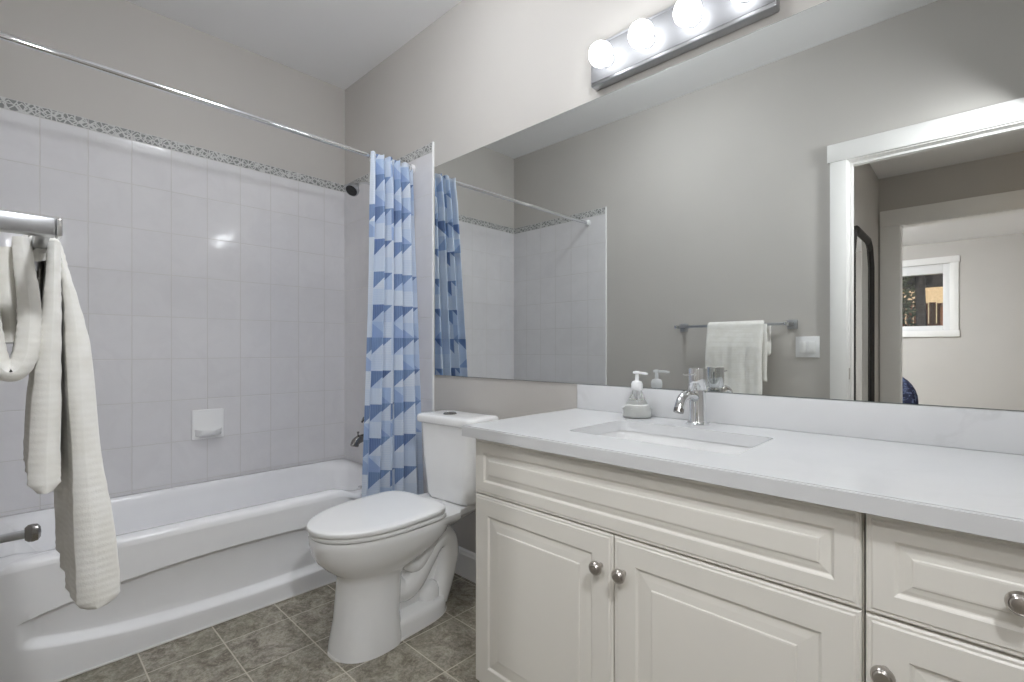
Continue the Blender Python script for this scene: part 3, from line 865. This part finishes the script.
t = thing('toilet_paper_holder', 'chrome toilet paper arm with a round dark end, low below the hanging towel', 'paper holder', (1.545, -W, .700))
MB().box(1.520, 1.570, -W, -W+.008, .675, .725, .002).build('wall_plate', 'chrome_soft', t)
MB().tube([(1.545, -W+.008, .700), (1.545, -1.460, .700)], .0085, 16).build('arm', 'chrome_soft', t)
MB().lathe([(0, -.001), (.012, 0), (.0165, .005), (.0175, .012), (.0160, .019), (.010, .023), (0, .024)], (1.545, -1.466, .700), 'y').build('end_knob', 'dark_chrome', t, label='dark round end knob')

t = thing('light_switch', 'white double rocker light switch plate beside the doorway', 'light switch', (2.228, -W, 1.015))
MB().box(2.170, 2.286, -W, -W+.006, 1.018, 1.134, .002).build('cover_plate', 'plastic_white', t)
for xx in (2.205, 2.251):
    MB().box(xx-.017, xx+.017, -W+.006, -W+.0095, 1.043, 1.109, .0012).build('rocker', 'seatplastic', t)

# ------------------------------------------------------------------ hall and bedroom furniture
t = thing('standing_mirror', 'tall mirror in an ornate black frame against the left hall wall', 'mirror', (HX0+.03, -2.66, 0))
def fr(d, x):
    y0, y1, zt = -2.96+d, -2.16-d, 1.86-d
    c = .13-d*.4
    return [(x, y0, .02+d), (x, y0, zt-c*1.4), (x, y0+c*.5, zt-c*.35), (x, y0+c*1.2, zt), (x, y1-c*1.2, zt), (x, y1-c*.5, zt-c*.35), (x, y1, zt-c*1.4), (x, y1, .02+d)]
mb = MB(); mb.rings([fr(0, HX0+.004), fr(0, HX0+.022), fr(.010, HX0+.032), fr(.025, HX0+.034), fr(.040, HX0+.026), fr(.052, HX0+.020), fr(.056, HX0+.016), fr(.056, HX0+.006)], loop=True)
mb.build('frame', 'black', t, smooth=False)
mb = MB(); mb.rings([fr(.052, HX0+.008), fr(.052, HX0+.014)]); mb.build('mirror_glass', 'mirror', t, smooth=False)

t = thing('armchair', 'navy patterned armchair back showing through the bedroom doorway', 'armchair', (2.05, -5.55, 0))
mb = MB()
def arch(y, x0, x1, z0, z1, r):
    pts = [(x1, y, z0)]
    for k in range(9):
        a = PI/2*k/8; pts.append((x1-r+r*math.cos(a), y, z1-r+r*math.sin(a)))
    for k in range(9):
        a = PI/2+PI/2*k/8; pts.append((x0+r+r*math.cos(a), y, z1-r+r*math.sin(a)))
    pts.append((x0, y, z0)); return pts
mb.rings([arch(-5.30, 1.72, 2.42, .30, .80, .3), arch(-5.28, 1.70, 2.44, .30, .82, .32), arch(-5.20, 1.70, 2.44, .30, .82, .32), arch(-5.17, 1.73, 2.41, .30, .79, .3)])
mb.build('backrest', 'navy', t)
MB().box(1.74, 2.38, -5.85, -5.30, .24, .38, .04, 3).build('seat', 'navy', t)
for xa in (1.68, 2.34): MB().box(xa, xa+.10, -5.83, -5.30, .20, .40, .03, 3).build('armrest', 'navy', t)
for xa in (1.74, 2.38):
    for ya in (-5.80, -5.24): MB().lathe([(.014, 0), (.022, .26), (.022, .30)], (xa, ya, 0), 'z', 12).build('leg', 'black', t)

def dome(name, label, x, y, z, mat, r=.17):
    t = thing(name, label, 'added ceiling light', (x, y, z), None)
    MB().lathe([(r-.03, 0), (r-.03, -.018), (r-.04, -.022), (0, -.022)], (x, y, z), 'z', 40).build('base_ring', 'chrome_soft', t)
    MB().lathe([(r-.02, -.022), (r, -.035), (r*.98, -.055), (r*.85, -.078), (r*.5, -.094), (0, -.10)], (x, y, z), 'z', 40).build('fill_shade', mat, t)
dome('ceiling_fill_lamp', 'added fill light, round white ceiling lamp over the bathroom floor, out of view', 1.55, -.76, H, 'bath_fill', .15)  # unseen lamp added to brighten the bathroom
dome('ceiling_fill_lamp', 'added fill light, round white ceiling lamp in the hall, out of view', 3.05, -2.25, H2, 'hall_fill', .14)  # added lamp, lifts the hall beyond the doorway
dome('ceiling_fill_lamp', 'added fill light, round white ceiling lamp in the bedroom, out of view', 1.5, -4.9, H2, 'bed_fill', .2)  # added out of view so the bedroom is lit

# added fill light, shaped as a swivel spotlight on the unseen right wall
SX_, SY, SZ = XR-.10, -1.32, 2.06
t = thing('wall_fill_lamp', 'added fill light, white swivel spotlight on the right wall, out of view', 'wall light', (XR, SY, SZ))
MB().lathe([(.055, 0), (.055, -.012), (.045, -.018), (0, -.018)], (XR, SY, SZ), 'x', 32).build('back_plate', 'plastic_white', t)
MB().tube([(XR-.015, SY, SZ), (XR-.075, SY, SZ)], .009, 14).build('arm', 'plastic_white', t)
aim = Vector((-2.2, .50, -1.60)).normalized()
q = Vector((0, 0, -1)).rotation_difference(aim).to_matrix()
def aimed(prof, name, mat, parent, **kw):
    mb = MB(); mb.lathe(prof, (0, 0, 0), 'z', 36)
    bmesh.ops.rotate(mb.bm, verts=mb.bm.verts[:], cent=(0, 0, 0), matrix=q)
    bmesh.ops.translate(mb.bm, verts=mb.bm.verts[:], vec=(SX_, SY, SZ))
    return mb.build(name, mat, parent, **kw)
aimed([(0, .06), (.045, .06), (.062, .045), (.066, -.02), (.070, -.032), (.064, -.032), (.062, -.012), (0, -.012)], 'fill_housing', 'plastic_white', t)
aimed([(0, -.0125), (.0605, -.0125), (.0605, -.022), (.05, -.027), (0, -.029)], 'fill_lens', 'wall_fill', t)

# added unseen hall spotlight, aimed through the doorway to brighten the cabinet fronts
t = thing('hall_fill_spot', 'added fill light, small white swivel spotlight in the hall ceiling, out of view', 'spotlight', (2.78, -2.45, H2))
MB().lathe([(.055, 0), (.055, -.006), (.045, -.012), (.040, -.045), (.036, -.045), (.036, -.010), (0, -.010)], (2.78, -2.45, H2)).build('housing', 'plastic_white', t)
sd = bpy.data.lights.new('fill_spot', 'SPOT'); sd.energy = HALL_SPOT_FILL; sd.spot_size = math.radians(62); sd.spot_blend = 1.0; sd.shadow_soft_size = .035; sd.color = (.97, .98, 1)
so = bpy.data.objects.new('fill_spot', sd); COL.objects.link(so); so.parent = t; so.location = (0, 0, -.06)
so.rotation_euler = (Vector((2.12, -.54, .30))-Vector((2.78, -2.45, H2-.06))).to_track_quat('-Z', 'Y').to_euler()

# ------------------------------------------------------------------ outside the bedroom window
struct('ground', MB().box(-6, 9, -16, BY-.15, -.3, -.1), 'soil')
t = thing('board_fence', 'red brown board fence outside the bedroom window', 'fence', (2.2, -9.3, -.1))
mb = MB()
for k in range(40):
    x = .6+.1*k
    mb.box(x, x+.086, -9.31, -9.29, -.1, 1.82+.006*((k*7) % 5), .004)
mb.box(.6, 4.6, -9.36, -9.31, .25, .34); mb.box(.6, 4.6, -9.36, -9.31, 1.4, 1.49)
mb.build('board_panel', 'fence', t)
struct('wall_neighbour', MB().box(-.5, 7, -13.6, -13.4, -.1, 3.4), 'concrete')
t = thing('patio_beam', 'dark overhead patio beam outside the bedroom window', 'beam', (2.5, -8.95, 1.98))
mb = MB(); mb.box(.5, 4.6, -9.05, -8.9, 2.07, 2.62, .01)
mb.build('beam', 'bark', t)
mb = MB(); mb.box(4.3, 4.42, -9.04, -8.92, -.1, 2.07, .01); mb.build('post', 'bark', t)
mb = MB(); mb.box(.6, .72, -9.04, -8.92, -.1, 2.07, .01); mb.build('post', 'bark', t)
t = thing('tree', 'dark tree trunk with foliage outside the bedroom window', 'tree', (2.25, -8.6, -.1))
MB().tube(catmull([(2.24, -8.6, -.1), (2.26, -8.6, 1.0), (2.23, -8.6, 2.2), (2.28, -8.6, 3.4)], 6), [.075]*8+[.065]*11, 14).build('trunk', 'bark', t)
mb = MB(); rnd = random.Random(5)
for k in range(3200):
    c = Vector((rnd.uniform(1.2, 2.17), rnd.uniform(-8.9, -8.3), rnd.uniform(.9, 3.2))); s_ = rnd.uniform(.03, .07)
    a, b = rnd.uniform(0, 2*PI), rnd.uniform(-1, 1)
    d1 = Vector((math.cos(a), math.sin(a), b)).normalized()*s_; d2 = d1.cross(Vector((rnd.random(), rnd.random(), rnd.random()))).normalized()*s_*.45
    mb.bm.faces.new([mb.bm.verts.new(c+q) for q in (d1, d2, -d1, -d2)])
mb.build('foliage', 'foliage', t, smooth=False)
